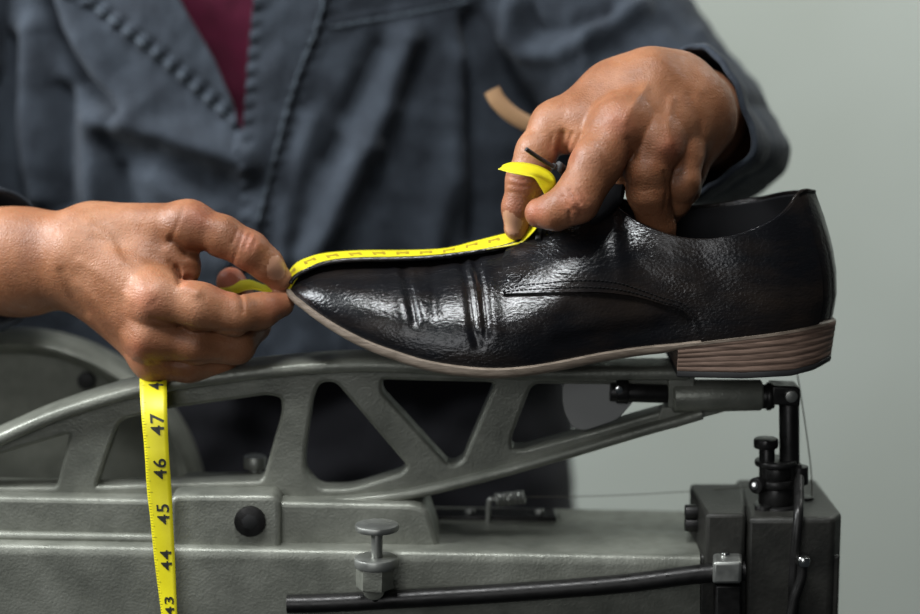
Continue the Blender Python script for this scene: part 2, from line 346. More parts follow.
zb_ = W(700, 553, -.0225)[2]; xa, xb = W(699, 560, -.026)[0], W(840, 560, -.026)[0]
bevel(MB().add(*prism([(xa, -.0275, zb_), (xb, -.0275, zb_), (xb-.004, .06, zb_), (xa, .06, zb_)], (0, 0, -.09))).obj('lower_housing', M['cast_dark'], mc), .002)
br = pblock([(713, 562, -.048), (742, 562, -.048), (742, 556, -.024), (713, 556, -.024)], .0125, 'bracket', M['steel'], mc, .0018)
MB().add(*rod(W(725, 560, -.036), W(725, 552, -.036), .0026, 16)).obj('bracket_screw', M['chrome'], br)
bevel(MB().add(*prism([W(716, 586, -.04), W(741, 586, -.04), W(741, 660, -.04), W(716, 660, -.04)], (0, .016, 0))).obj('bracket_post', M['darksteel'], br), .001)
lv = MB().add(*tube(catmull([W(803, 562, -.04), W(801, 580, -.04), W(794, 600, -.04), W(786, 640, -.04)], 6), .0028, 14)).obj('release_lever', M['darksteel'], mc)
MB().add(*rod(W(803, 566, -.04), W(804, 556, -.04), .0038, 18, .0016)).obj('lever_tip', M['chrome'], lv)
# needle bar assembly
nbm = MB()
nbm.add(*rod(W(760, 396.5, -.004), W(774, 396.5, -.004), .0068, 28)); nbm.add(*rod(W(766, 396.5, -.004), W(771, 396.5, -.004), .0078, 28))
MB_ = nbm.obj('collar', M['darksteel'], mc)
bevel(MB().add(*prism([W(772, 386, -.011), W(799, 387, -.011), W(801, 391, -.011), W(800, 407, -.011), W(772, 405, -.011)], (0, .017, 0))).obj('elbow_joint', M['darksteel'], mc), .0016)
c = W(791, 396, -.0115); MB().add(*rod(c+[0, .002, 0], c+[0, -.0022, 0], .0034, 20)).obj('joint_screw', M['steel'], mc)
nd = MB().add(*rod(W(789, 400, -.004), W(790, 520, -.004), .0056, 28)).obj('needle_bar', M['darksteel'], mc)
MB().add(*tube(catmull([W(799, 478, -.010), W(799, 500, -.024), W(798, 520, -.034), W(794, 568, -.036), W(792, 640, -.034)], 6), .0028, 16)).obj('side_rod', M['darksteel'], mc)
kn = MB().add(*rod(W(766, 448, -.006), W(766, 438, -.006), .0068, 36, .0012)).obj('pressure_knob', M['darksteel'], mc)
MB().add(*rod(W(767, 500, -.006), W(767, 447, -.006), .0044, 24)).obj('knob_stem', M['darksteel'], kn)
cl = MB()
for cx, y0, y1, r in ((776, 465, 459, .0118), (777, 478, 466, .0090), (776, 486, 478, .0110), (776, 504, 486, .0098), (777, 512, 503, .0128)):
    cl.add(*rod(W(cx, y0, -.004), W(cx, y1, -.004), r, 36, .0012))
cl.add(*rod(W(799, 484, -.004), W(799, 466, -.004), .0052, 24)); cl.add(*prism([W(778, 462, -.009), W(802, 465, -.009), W(802, 474, -.009), W(778, 470, -.009)], (0, .010, 0)))
cl.obj('clamp_collars', M['darksteel'], mc, .6)
c = W(755, 486, -.012); MB().add(*rod(c+[.006, .006, 0], c, .0046, 20)).obj('clamp_screw', M['darksteel'], mc)
MB().add(*rod(c+[0, 0.001, 0], c+[-.0004, -.0012, .0004], .0024, 16, .0008)).obj('clamp_screw_tip', M['chrome'], mc)
for px, py in ((812, 505), (823, 509), (806, 498), (763, 507)):
    c = W(px, py, .01 if px > 800 else -.012); MB().add(*rod(c+[0, 0, -.006], c+[0, 0, .001], .0046, 18)).obj('head_screw', M['darksteel'], mc)
th = MB().add(*tube(catmull([W(797, 372, .02), W(800, 390, .015), W(806, 430, .012), W(811, 470, .012), W(812, 500, .012)], 6), .00035, 6)).obj('thread', M['thread'])
tag(th, 'thin thread running down behind the shoe heel to the machine head', 'thread')
th2 = MB().add(*tube(catmull([W(523, 497, .03), W(600, 496, .03), W(680, 492, .03), W(765, 486, .0)], 6), .00022, 6)).obj('thread', M['thread'])
tag(th2, 'faint thread stretched level from the spring hook towards the machine head', 'thread')

# ---------------------------------------------------------------- shoe
shoe = empty('derby_shoe', W(500, 378, 0)); tag(shoe, 'black leather derby shoe with a brown stacked heel resting on the machine arm', 'shoe')
X0 = 289.0; X1 = 836.0
WID = [(0, 0), (.004, .006), (.015, .0125), (.03, .0178), (.06, .0248), (.10, .0315), (.16, .0385), (.24, .0445), (.33, .0480), (.42, .0475), (.52, .0425), (.62, .0370), (.72, .0345), (.82, .0345), (.90, .0318), (.95, .0258), (.98, .0172), (.994, .009), (1, 0)]
BOT = [(289, 288), (296, 296), (305, 303), (320, 314), (350, 332), (375, 344), (400, 353), (425, 361), (450, 366), (475, 369), (500, 370), (530, 367.5), (560, 362.5), (600, 354.5), (640, 348.5), (676, 345), (720, 339.5), (780, 331.5), (836, 320)]
TOPC = [(289, 284.5), (292, 279), (298, 273.5), (306, 269.5), (318, 264), (335, 260), (360, 258), (395, 257.5), (430, 256), (465, 252), (490, 248), (512, 243), (535, 234), (560, 219), (585, 205), (605, 197), (616, 198), (626, 210), (640, 222), (658, 232), (680, 239), (700, 241), (722, 239.5), (745, 234), (765, 227), (785, 217), (800, 207), (812, 196), (818, 192), (836, 192)]
TOPF = [(289, 284.5), (605, 197), (620, 196), (640, 202), (670, 207), (700, 208), (745, 204), (780, 199), (812, 193), (836, 192)]
YT = [(0, 0), (590, 0), (606, .002), (620, .009), (640, .018), (665, .0245), (700, .028), (750, .0285), (785, .0245), (805, .0165), (825, .008), (836, 0)]
zpt = lambda px, py, Y: W(px, py, Y)[2]
XH = [(W(836, py, 0)[2], W(px, py, 0)[0]) for py, px in ((335, 829), (320, 831.5), (310, 834), (292, 837), (270, 836.5), (250, 833.5), (235, 830), (215, 824), (200, 818.5), (190, 815))]
xt0 = W(X0, 288, 0)[0]
def dxh(z): return ip(z, XH)
CREASE = [(p_, w_*1.25, a_*.8) for p_, w_, a_ in [([(402, 262), (408, 285), (416, 322)], 4.0, -.0011), ([(409, 262), (415, 285), (424, 320)], 4.0, .0007), ([(430, 258), (432, 275), (435, 312)], 3.5, -.0007),
          ([(459, 252), (468, 285), (474, 330), (478, 345)], 3.6, -.0015), ([(466, 252), (475, 285), (481, 330)], 3.0, .0012), ([(472, 250), (482, 290), (486, 335)], 3.4, -.0014), ([(482, 250), (491, 290), (494, 330)], 6, .0009),
          ([(395, 262), (400, 285), (405, 325)], 5, .0006), ([(556, 332), (600, 322), (650, 316)], 9, .0010), ([(560, 345), (620, 333), (690, 322)], 8, -.0008), ([(500, 330), (530, 322), (560, 305)], 9, .0009), ([(700, 250), (720, 275), (740, 300)], 14, -.0006), ([(640, 250), (660, 270), (700, 290)], 10, .0007)]]
def section(s, t, side, off=0.0):
    """s along, t from feather edge (0) to top (1); arrays of equal shape"""
    px = X0+s*(X1-X0); w = smooth_ip(s, WID); w = np.maximum(w, 0)
    zb = np.array([zpt(a, b, -c) for a, b, c in zip(px.ravel(), smooth_ip(px, BOT).ravel(), w.ravel())]).reshape(s.shape)
    yt = smooth_ip(px, YT); yt = np.minimum(yt, w*.9)
    top = smooth_ip(px, TOPC) if side < 0 else np.where(px < 605, smooth_ip(px, TOPC), smooth_ip(px, TOPF))
    zt = np.array([zpt(a, b, c) for a, b, c in zip(px.ravel(), top.ravel(), (side*yt).ravel())]).reshape(s.shape)
    o = sstep(560, 665, px)
    toe = 1-sstep(.0, .12, s)
    yc = np.cos(np.pi*t/2)**(1.0-.15*toe); zc = np.sin(np.pi*t/2)**(1.0)
    yo = 1-t**2.2; zo = t
    yy = yc*(1-o)+yo*o; zz = zc*(1-o)+zo*o
    y = yt+(w-yt)*yy*(1+.05*np.sin(np.pi*np.clip(t/.6, 0, 1)))
    z = zb+(zt-zb)*zz
    xh = dxh(z); x = xt0+s*(xh-xt0)
    P = np.stack([x, side*y, z], -1)
    return P
def shoe_disp(P, side, amt=1.0):
    du = np.gradient(P, axis=0); dv = np.gradient(P, axis=1); Nn = np.cross(du, dv); L = np.linalg.norm(Nn, axis=-1, keepdims=True)
    Nn = Nn/np.maximum(L, 1e-9); Nn *= np.sign(np.sum(Nn*np.array([0, side, .25]), -1, keepdims=True)+1e-9)
    d = np.zeros(P.shape[:2])
    if side < 0:
        px, py = proj(P.reshape(-1, 3)); px = px.reshape(d.shape); py = py.reshape(d.shape)
        for pts, w, a in CREASE: d += a*np.exp(-(pdist(px, py, pts)/w)**2)
        d *= sstep(0, .15, np.linspace(0, 1, P.shape[1]))[None]
    return P+Nn*(d*amt)[..., None], Nn
ns, nt = 300, 90
u = np.linspace(0, 1, ns); sv = .5*(1-np.cos(np.pi*u)); sv = .55*sv+.45*u; sv[0] = .0015; sv[-1] = .9995
S, T = np.meshgrid(sv, np.linspace(0, 1, nt), indexing='ij')
Pn = section(S, T, -1); Pf = section(S, T, 1)
Pn_d, Nn = shoe_disp(Pn, -1); Pf_d, Nf = shoe_disp(Pf, 1)
up = MB(); up.add(Pn_d.reshape(-1, 3), grid_faces(ns, nt)); up.add(Pf_d.reshape(-1, 3), grid_faces(ns, nt))
upo = up.obj('upper', [M['leather'], M['lining']], shoe, None)
bm = bmesh.new(); bm.from_mesh(upo.data); bmesh.ops.remove_doubles(bm, verts=bm.verts, dist=.0003); bmesh.ops.recalc_face_normals(bm, faces=bm.faces)
# make the normals point outward
ref = max(bm.faces, key=lambda f: -f.calc_center_median().y)
if ref.normal.y > 0: bmesh.ops.reverse_faces(bm, faces=bm.faces)
bm.to_mesh(upo.data); bm.free()
so = upo.modifiers.new('thick', 'SOLIDIFY'); so.thickness = .0022; so.offset = -1; so.material_offset = 1; so.material_offset_rim = 0
# top line binding
for P_, nm in ((Pn_d, 'topline_binding'), (Pf_d, 'topline_binding')):
    k0 = int(np.searchsorted(X0+sv*(X1-X0), 612)); MB().add(*tube(P_[k0:ns-1:2, -1]+[0, 0, .0002], .00115, 10)).obj(nm, M['leather'], shoe)
# insole
si = np.linspace(.03, .985, 60); yi = np.linspace(-1, 1, 13); v = []
for s_ in si:
    px = X0+s_*(X1-X0); w = float(smooth_ip(s_, WID))*.93; z = zpt(px, float(smooth_ip(px, BOT)), -w)+.004
    for q in yi: v.append((xt0+s_*(dxh(z)-xt0), q*w, z+.002*q*q))
so_ = mobj('insole', v, grid_faces(60, 13), M['lining'], shoe)
# quarter panels (facing + side) laid over the vamp
LOW = [(500, 296), (530, 294.5), (560, 293), (600, 293), (630, 297), (655, 304), (680, 313), (690, 324), (697, 336), (700, 341)]
def t_at(side, s_arr, py_arr):
    """t where the near wall projects to py"""
    tt = np.linspace(0, 1, 160); out = []
    for s_, py_ in zip(s_arr, py_arr):
        Q = section(np.full(160, s_), tt, -1); _, qy = proj(Q); out.append(np.interp(-py_, -qy, tt))
    return np.array(out)
pxs = np.concatenate([np.linspace(502, 520, 12), np.linspace(523, 812, 100)])
ss = (pxs-X0)/(X1-X0); low = np.where(pxs < 700, smooth_ip(pxs, LOW), 341); tl = t_at(-1, ss, low); tl = np.where(pxs > 697, .02, tl)
front = np.clip((pxs-502)/22, 0, 1); ttop = .60+.40*np.sqrt(front); ttop = np.maximum(ttop, tl+.05)
ttop = np.minimum(ttop, .985+.015*sstep(560, 640, pxs))
def quarter(side):
    v = []; n2 = 60; grid = []
    TT = tl[:, None]+(ttop-tl)[:, None]*np.linspace(0, 1, n2)[None]
    SS = np.repeat(ss[:, None], n2, 1); P = section(SS, TT, side); Pd, Nn = shoe_disp(P, side)
    return Pd, Nn
QP = {}
for side in (-1, 1):
    Pd, Nq = quarter(side); QP[side] = (Pd, Nq)
    P2 = Pd+Nq*.0023; n1, n2 = P2.shape[:2]
    base = (Pd-Nq*.0008)
    vv = np.concatenate([P2.reshape(-1, 3), base.reshape(-1, 3)]); F = grid_faces(n1, n2); o_ = n1*n2
    F += [tuple(i+o_ for i in f[::-1]) for f in grid_faces(n1, n2)]
    bd = [(i, 0) for i in range(n1)]+[(n1-1, j) for j in range(1, n2)]+[(i, n2-1) for i in range(n1-2, -1, -1)]+[(0, j) for j in range(n2-2, 0, -1)]
    idx = [i*n2+j for i, j in bd]
    F += [(idx[k], idx[(k+1) % len(idx)], idx[(k+1) % len(idx)]+o_, idx[k]+o_) for k in range(len(idx))]
    q = mobj('quarter_panel', vv, F, M['leather'], shoe, True, None, .9)
    # stitches along the lower seam
    st = MB(); 
    for row, rr in ((2, 0), (5, 1)):
        line = P2[:72, row]+Nq[:72, row]*.0001; seg = np.linalg.norm(np.diff(line, axis=0), axis=1); cum = np.r_[0, np.cumsum(seg)]
        for d0 in np.arange(0, cum[-1]-.002, .0023):
            a_ = np.array([np.interp(d0, cum, line[:, k]) for k in range(3)]); b_ = np.array([np.interp(d0+.0016, cum, line[:, k]) for k in range(3)])
            st.add(*tube([a_, (a_+b_)/2+[0, side*.0003, .0001], b_], .00032, 6))
    st.obj('stitching', M['thread_dark'], q)
# eyelet on the facing
def on_near(px, py):
    s_ = (px-X0)/(X1-X0); t_ = t_at(-1, [s_], [py])[0]
    P = section(np.array([[s_, s_], [s_+.003, s_+.003]]), np.array([[t_, t_+.01], [t_, t_+.01]]), -1)
    n_ = np.cross(P[1, 0]-P[0, 0], P[0, 1]-P[0, 0]); n_ /= np.linalg.norm(n_); n_ *= -np.sign(n_[1]); return P[0, 0], n_
c, nn = on_near(514, 281)
e_ = np.cross(nn, [0, 0, 1]); e_ /= np.linalg.norm(e_); g_ = np.cross(nn, e_); a = np.linspace(0, 2*np.pi, 30)
P = np.array([c+nn*.0020+e_*.0036*math.cos(t)+g_*.0028*math.sin(t) for t in a]); MB().add(*tube(P, .0007, 10, False)).obj('eyelet', M['leather'], shoe)
MB().add(*rod(c+nn*.0002, c+nn*.0022, .0028, 20)).obj('eyelet_hole', M['black'], shoe)
# tongue
v = []
for k, (px, py) in enumerate(catmull([(548, 229), (570, 213), (590, 200), (603, 191), (615, 180), (621, 175)], 5)):
    hw = (.013+.007*sstep(550, 600, px))*(1-.15*sstep(606, 617, px))
    for q in np.linspace(-1, 1, 15):
        p = W(px, py, 0); v.append((p[0]+.003*(1-q*q), q*hw, p[2]-.012*q*q-.001))
tg = mobj('tongue', v, grid_faces(26, 15), M['tongue'], shoe); so = tg.modifiers.new('t', 'SOLIDIFY'); so.thickness = .003
# laces crossing the facing and the loose lace tip between the fingers
lc = MB()
for k, (px, py) in enumerate(((540, 231), (553, 224), (566, 216))):
    P = [W(px-2, py+9, -.016), W(px-1, py+1, -.010), W(px, py-3, 0), W(px+1, py+1, .010), W(px+2, py+8, .017)]
    lc.add(*tube(catmull(P, 6), .0017, 10, True, .7))
lc.add(*tube(catmull([W(566, 196, -.010), W(566, 180, -.014), W(560, 169, -.020), W(553, 166, -.027)], 8), .0016, 10))
lco = lc.obj('shoelace', M['rubber'], shoe)
MB().add(*tube([W(556, 168, -.026), W(547, 163, -.028), W(536, 156, -.031), W(526, 149, -.034)], .0012, 12)).obj('lace_tip', M['rubber'], lco)
MB().add(*tube([W(563, 170, -.020), W(559, 166, -.024), W(557, 170, -.024)], .0026, 12)).obj('lace_knot', M['rubber'], lco)
# outsole with welt
NS = 150; u = np.linspace(0, 1, NS); sv2 = .5*(1-np.cos(np.pi*u)); S_end = (680-X0)/(X1-X0)
def ring(s_, grow, dz, side):
    px = X0+s_*(X1-X0); w = float(smooth_ip(s_, WID)); z = zpt(px, float(smooth_ip(px, BOT)), -w)
    x = xt0+s_*(float(dxh(z))-xt0); x += grow*(-1 if s_ < .5 else 1)*max(0, 1-w/.03)
    return np.array([x, side*(w+grow*min(1, w/.008+.15)), z+dz])
THK = [(0, -.0028), (.1, -.0040), (.3, -.0046), (.5, -.0042), (.68, -.0036), (.74, -.0012), (1, -.0010)]
sl = MB(); rows = [(-.0015, .0012), (.0016, .0010), (.0024, .0004), (.0025, -.001), (.0024, None, .55), (.0020, None, .85), (.0010, None, 1.0), (-.012, None, 1.0)]
for side in (-1, 1):
    v = []
    for s_ in sv2:
        tk = float(ip(s_, THK))
        for r_w in rows:
            dz = r_w[1] if r_w[1] is not None else tk*r_w[2]; w = float(smooth_ip(s_, WID))
            v.append(ring(s_, max(r_w[0], -w*.9), dz, side))
    sl.add(v, grid_faces(NS, len(rows)))
v = []
for s_ in sv2:
    tk = float(ip(s_, THK))
    for q in np.linspace(-1, 1, 9):
        p = ring(s_, .0, tk, 1); v.append((p[0], p[1]*q, p[2]))
sl.add(v, grid_faces(NS, 9)); sole = sl.obj('sole', M['welt'], shoe, .8)
# heel block and top lift
sh = np.concatenate([np.linspace((676-X0)/(X1-X0), .93, 22), np.array([.945, .96, .972, .982, .99, .996, .9999])])
def heel(levels, name, mt):
    hm = MB(); loop = [(s_, -1) for s_ in sh]+[(s_, 1) for s_ in sh[::-1]]; v = []
    for lv_ in levels:
        for s_, side in loop:
            px = X0+s_*(X1-X0); w = float(smooth_ip(s_, WID)); zt_ = zpt(px, float(smooth_ip(px, BOT)), -w)
            zb1 = zpt(px, float(ip(px, [(676, 370), (740, 371.5), (790, 369), (815, 363), (836, 352)])), -w*.95)
            f, gr, ex = lv_; z = zt_+(zb1-zt_)*f+ex
            x = xt0+s_*(float(dxh(zt_))-xt0)-.0022*f*sstep(.8, 1, s_); x += gr*sstep(.95, 1, s_)
            v.append((x, side*(w*(1-.03*f)+gr*min(1, w/.01)), z))
    n = len(loop); hm.add(v, grid_faces(len(levels), n, True)+[tuple(range(n)), tuple(range((len(levels)-1)*n, len(levels)*n))])
    return hm.obj(name, mt, shoe, .8)
lvls = [(0, .0012, 0.001)]
for k in range(6):
    a_, b_ = k/6, (k+1)/6; lvls += [(a_+.006, .0022, 0), (a_+.03, .0024, 0), (b_-.03, .0024, 0), (b_-.006, .0022, 0)]
heel(lvls, 'heel', M['heel'])
heel([(1.0, .0018, .0003), (1.0, .0024, -.0003), (1.0, .0024, -.0028), (1.0, .0016, -.0034)], 'heel_lift', M['rubber'])

# ---------------------------------------------------------------- measuring tape
A_B = [  # edge pairs along the tape from the free end: (px,py,Y) far/upper edge, near/lower edge
 ((503, 165, -.020), (498, 169, -.028)), ((512, 162.5, -.016), (511, 173, -.031)), ((526, 163, -.016), (524, 175.5, -.031)), ((541, 167, -.016), (534, 178, -.031)), ((552, 174, -.018), (540, 186, -.031)), ((556, 184, -.020), (545, 196, -.030)),
 ((552, 200, -.016), (544, 208, -.027)), ((536, 222, -.004), (538, 226, -.020)), ((520, 231, .006), (524, 241, -.009)),
 ((506, 233.5, .008), (514, 245, -.0085)), ((488, 238, .008), (490, 249, -.0085)), ((472, 242, .008), (472, 252.5, -.0085)), ((455, 246.5, .008), (455, 256, -.0085)), ((438, 249, .008), (438, 258.5, -.0085)), ((405, 250.3, .008), (405, 260, -.0085)),
 ((361, 250.5, .008), (371, 261, -.0085)), ((327, 253, .008), (337, 263, -.0085)), ((308, 257.5, .007), (316, 267, -.0085)), ((296, 263.5, .006), (302, 273.5, -.0085)), ((289, 271.5, .004), (295, 281, -.0085)), ((285, 281, .003), (290, 288.5, -.0070)),
 ((279, 285, .004), (281, 293.5, -.004)), ((265, 285, .008), (266, 292, -.002)), ((249, 280, .010), (252, 289.5, .0)), ((232, 283, .012), (238, 293, .001)), ((218, 290, .012), (222, 302, .003)),
 ((196, 318, .008), (206, 326, .004)), ((164, 350, .010), (184, 350, .012)), ((143, 366, .005), (168, 366, .006)), ((139.8, 379, -.016), (167, 378, -.016)), ((141, 410, -.034), (167.2, 410, -.034)), ((144.5, 450, -.039), (168.8, 450, -.039)), ((147, 490, -.040), (171.5, 490, -.040)),
 ((150.5, 520, -.041), (173, 520, -.042)), ((154.5, 560, -.0415), (175, 560, -.044)), ((161, 610, -.0415), (177, 610, -.046)), ((168, 670, -.0415), (180, 670, -.048))]
EA = catmull([V(a) for a, b in A_B], 12); EB = catmull([V(b) for a, b in A_B], 12); nT = len(EA)
nu = 7; us = np.linspace(0, 1, nu)
G = EA[:, None]+(EB-EA)[:, None]*us[None, :, None]
TN = np.cross(np.gradient(G, axis=0), np.gradient(G, axis=1)); TN /= np.linalg.norm(TN, axis=-1, keepdims=True)
# keep normals pointing to the camera side on the hanging part and up on the shoe
ref = np.array([0, -1, .6]); 
sg = np.sign(TN[400, 3]@ref); TN *= sg
G = G + TN*(.0009*np.sin(np.pi*us))[None, :, None]*0.6
tp = MB(); th_ = .00022
top = (G+TN*th_).reshape(-1, 3); bot = (G-TN*th_).reshape(-1, 3); o_ = len(top)
F = grid_faces(nT, nu); tp.add(np.concatenate([top, bot]), F+[tuple(i+o_ for i in f[::-1]) for f in F]+[(i*nu, (i+1)*nu, (i+1)*nu+o_, i*nu+o_) for i in range(nT-1)]+[(i*nu+nu-1, (i+1)*nu+nu-1, (i+1)*nu+nu-1+o_, i*nu+nu-1+o_) for i in range(nT-1)])
mid = G[:, 3]; cum = np.r_[0, np.cumsum(np.linalg.norm(np.diff(mid, axis=0), axis=1))]
_, mpy = proj(mid); 
def tpos(s_, u_, lift=.0):
    i = np.clip(np.searchsorted(cum, s_)-1, 0, nT-2); f = (s_-cum[i])/(cum[i+1]-cum[i]); j = min(int(u_*(nu-1)), nu-2); g = u_*(nu-1)-j
    P = (G[i, j]*(1-g)+G[i, j+1]*g)*(1-f)+(G[i+1, j]*(1-g)+G[i+1, j+1]*g)*f; n = TN[i, j]*(1-f)+TN[i+1, j]*f
    return P+n*(th_+lift)
k29 = 29*12; s_of = lambda py: np.interp(py, mpy[k29:], cum[k29:])
WD = .0145
for txt, py in (('48', 383), ('47', 424.5), ('46', 468.5), ('45', 513.5), ('44', 560), ('43', 605.5), ('42', 650)):
    tv, tf = textmesh(txt, .0108); s0_ = s_of(py)
    vv = [tpos(s0_-x_, float(np.clip(.63-y_/WD, .02, .98)), .0003) for x_, y_ in tv]
    tp.add(vv, tf, 1)
s48 = s_of(402.5); unit = (s_of(560)-s_of(424.5))/3
for k in range(-28, 16*7):
    s_ = s48+unit*k/16; 
    if s_ > cum[-1]-.002: break
    ln = .24 if k % 16 == 0 else (.18 if k % 4 == 0 else .11)
    if s_ < s_of(381): continue
    h_ = .00010; tp.add([tpos(s_-h_, .01, .0001), tpos(s_-h_, ln, .0001), tpos(s_+h_, ln, .0001), tpos(s_+h_, .01, .0001)], [(0, 1, 2, 3)], 1)
# faint orange printing on the stretch over the shoe
sA, sB = cum[9*12], cum[20*12]; k = 0
for s_ in np.arange(sA+.006, sB, .0127):
    for dx, u0, u1, hw in ((0, .25, .55, .0009), (.0026, .3, .46, .0016), (.0052, .28, .6, .0008)):
        q = s_+dx; tp.add([tpos(q-hw, u0, .0001), tpos(q-hw, u1, .0001), tpos(q+hw, u1, .0001), tpos(q+hw, u0, .0001)], [(0, 1, 2, 3)], 2)
for s_ in np.arange(sA+.001, sB, .00159):
    tp.add([tpos(s_-.00010, .86, .0001), tpos(s_-.00010, .99, .0001), tpos(s_+.00010, .99, .0001), tpos(s_+.00010, .86, .0001)], [(0, 1, 2, 3)], 2)
for q, u0, u1, hw in ((.006, .35, .6, .0012), (.010, .4, .6, .0007), (.013, .35, .62, .0006)):
    tp.add([tpos(q-hw, u0, .0001), tpos(q-hw, u1, .0001), tpos(q+hw, u1, .0001), tpos(q+hw, u0, .0001)], [(0, 1, 2, 3)], 1)
tape = tp.obj('measuring_tape', [M['tape'], M['ink'], M['ink_orange']], None, None)
tag(tape, 'yellow tailor measuring tape stretched over the shoe toe and hanging from the fist', 'measuring tape')

# ---------------------------------------------------------------- distance-field surfaces for the body
def smin(a, b, k):
    h = np.maximum(k-np.abs(a-b), 0)/k; return np.minimum(a, b)-h*h*k*.25
def rcone(P, a, b, ra, rb, flat=None):
    a = a.astype(np.float32); b = b.astype(np.float32); ab = b-a; t = np.clip(((P-a)@ab)/(ab@ab), 0, 1)
    q = P-a-t[:, None]*ab
    if flat is not None:
        n, k = flat; s = q@n; q = q+(s*(k-1))[:, None]*n; d = np.sqrt(np.sum(q*q, 1)); return (d-(ra+(rb-ra)*t))/(1+(k-1)*.45)
    return np.sqrt(np.sum(q*q, 1))-(ra+(rb-ra)*t)
def sdf_mesh(f, lo, hi, h, Bk=8):
    lo = np.array(lo); n = (np.ceil((np.array(hi)-lo)/h/Bk).astype(int))*Bk; nb = n//Bk
    bi = np.stack(np.meshgrid(*[np.arange(k) for k in nb], indexing='ij'), -1).reshape(-1, 3)
    cen = (lo+(bi*Bk+(Bk-1)/2)*h).astype(np.float32); cv = f(cen)
    D = np.repeat(np.repeat(np.repeat(cv.reshape(nb), Bk, 0), Bk, 1), Bk, 2).astype(np.float32)
    near = np.abs(cv) < Bk*h*.87*1.7+.003; off = np.stack(np.meshgrid(*[np.arange(Bk)]*3, indexing='ij'), -1).reshape(-1, 3)
    sel = bi[near]
    for c0 in range(0, len(sel), 400):
        s = sel[c0:c0+400]; I = (s[:, None]*Bk+off[None]).reshape(-1, 3); D[I[:, 0], I[:, 1], I[:, 2]] = f((lo+I*h).astype(np.float32))
    ins = D < 0; cell = np.zeros(np.array(D.shape)-1, np.int8)
    for dx in (0, 1):
        for dy in (0, 1):
            for dz in (0, 1): cell += ins[dx:D.shape[0]-1+dx, dy:D.shape[1]-1+dy, dz:D.shape[2]-1+dz]
    act = (cell > 0) & (cell < 8); ci = np.argwhere(act); idx = -np.ones(cell.shape, np.int64); idx[act] = np.arange(len(ci))
    acc = np.zeros((len(ci), 3)); cnt = np.zeros(len(ci)); cor = [(x, y, z) for x in (0, 1) for y in (0, 1) for z in (0, 1)]
    for a in cor:
        for ax in range(3):
            if a[ax] == 0:
                b = list(a); b[ax] = 1; da = D[tuple((ci+a).T)]; db = D[tuple((ci+b).T)]; m_ = (da < 0) != (db < 0)
                t = np.where(m_, da/(da-db+1e-20), 0); p = np.array(a)[None]+t[:, None]*(np.array(b)-np.array(a))[None]
                acc[m_] += p[m_]; cnt[m_] += 1
    vert = lo+(ci+acc/cnt[:, None])*h; faces = []
    for ax in range(3):
        o1, o2 = [(1, 2), (2, 0), (0, 1)][ax]; sl0 = [slice(1, -1)]*3; sl0[ax] = slice(0, -1); sl1 = list(sl0); sl1[ax] = slice(1, None)
        A, B = ins[tuple(sl0)], ins[tuple(sl1)]; e = np.argwhere(A != B); flip = A[tuple(e.T)]
        e = e+1; e[:, ax] -= 1
        q = []
        for d1, d2 in ((0, 0), (-1, 0), (-1, -1), (0, -1)):
            g = e.copy(); g[:, o1] += d1; g[:, o2] += d2; g = np.minimum(g, np.array(cell.shape)-1); q.append(idx[tuple(g.T)])
        q = np.stack(q, 1); q[~flip] = q[~flip][:, ::-1]; faces.append(q[(q >= 0).all(1)])
    faces = np.concatenate(faces)
    for _ in range(2):   # pull the vertices onto the surface
        p = vert.astype(np.float32); e = h*.35; v0 = f(p); g = np.stack([f(p+np.eye(3, dtype=np.float32)[k]*e)-v0 for k in range(3)], 1)/e
        vert = vert-(g*np.clip(v0, -h, h)[:, None])/np.maximum(np.sum(g*g, 1), .2)[:, None]*.9
    return vert, faces

def hand_field(palm, fingers, relief, wr, kp=.011, forearm=None):
    """palm: list of cones; fingers: list of chains [(pt, r)...]; relief: polylines in view space"""
    palm = [(V(a), V(b), ra*.001, rb*.001, fl) for a, b, ra, rb, fl in palm]
    fingers = [[(V(p), r*.001) for p, r in ch] for ch in fingers]
    def f(P):
        d = None
        for a, b, ra, rb, fl in palm:
            e = rcone(P, a, b, ra, rb, (np.array([0, 1, 0], np.float32), fl) if fl else None); d = e if d is None else smin(d, e, kp)
        out = d; fs = []
        for ch in fingers:
            e = None
            for (a, ra), (b, rb) in zip(ch[:-1], ch[1:]):
                q = rcone(P, a, b, ra, rb); e = q if e is None else smin(e, q, .0035)
            m0, r0 = ch[0]; L = np.linalg.norm(ch[1][0]-m0); dist = np.sqrt(np.sum((P-m0.astype(np.float32))**2, 1))
            k = .0012+.0105*np.clip(1-(dist-r0*.9)/(L*.62), 0, 1); fs.append((e, k))
        for e, k in fs: out = smin(out, e, k) if out is d else np.minimum(out, smin(d, e, k))
        # neighbouring fingers meet in a soft crease
        for i in range(len(fs)):
            for j in range(i+1, len(fs)): out = np.minimum(out, smin(fs[i][0], fs[j][0], .0016))
        q = P.astype(np.float64); px, py = proj(q); front = sstep(.5, -.2, (P[:, 1]-wr[0])/wr[1])
        near = np.abs(out) < .006
        if near.any():
            dd = np.zeros(near.sum()); X, Y_ = px[near], py[near]
            for pts, w, a in relief: dd += a*.001*np.exp(-(pdist(X, Y_, pts)/w)**2)
            out = out.copy(); out[near] -= (dd*front[near]).astype(out.dtype)
        return out
    return f

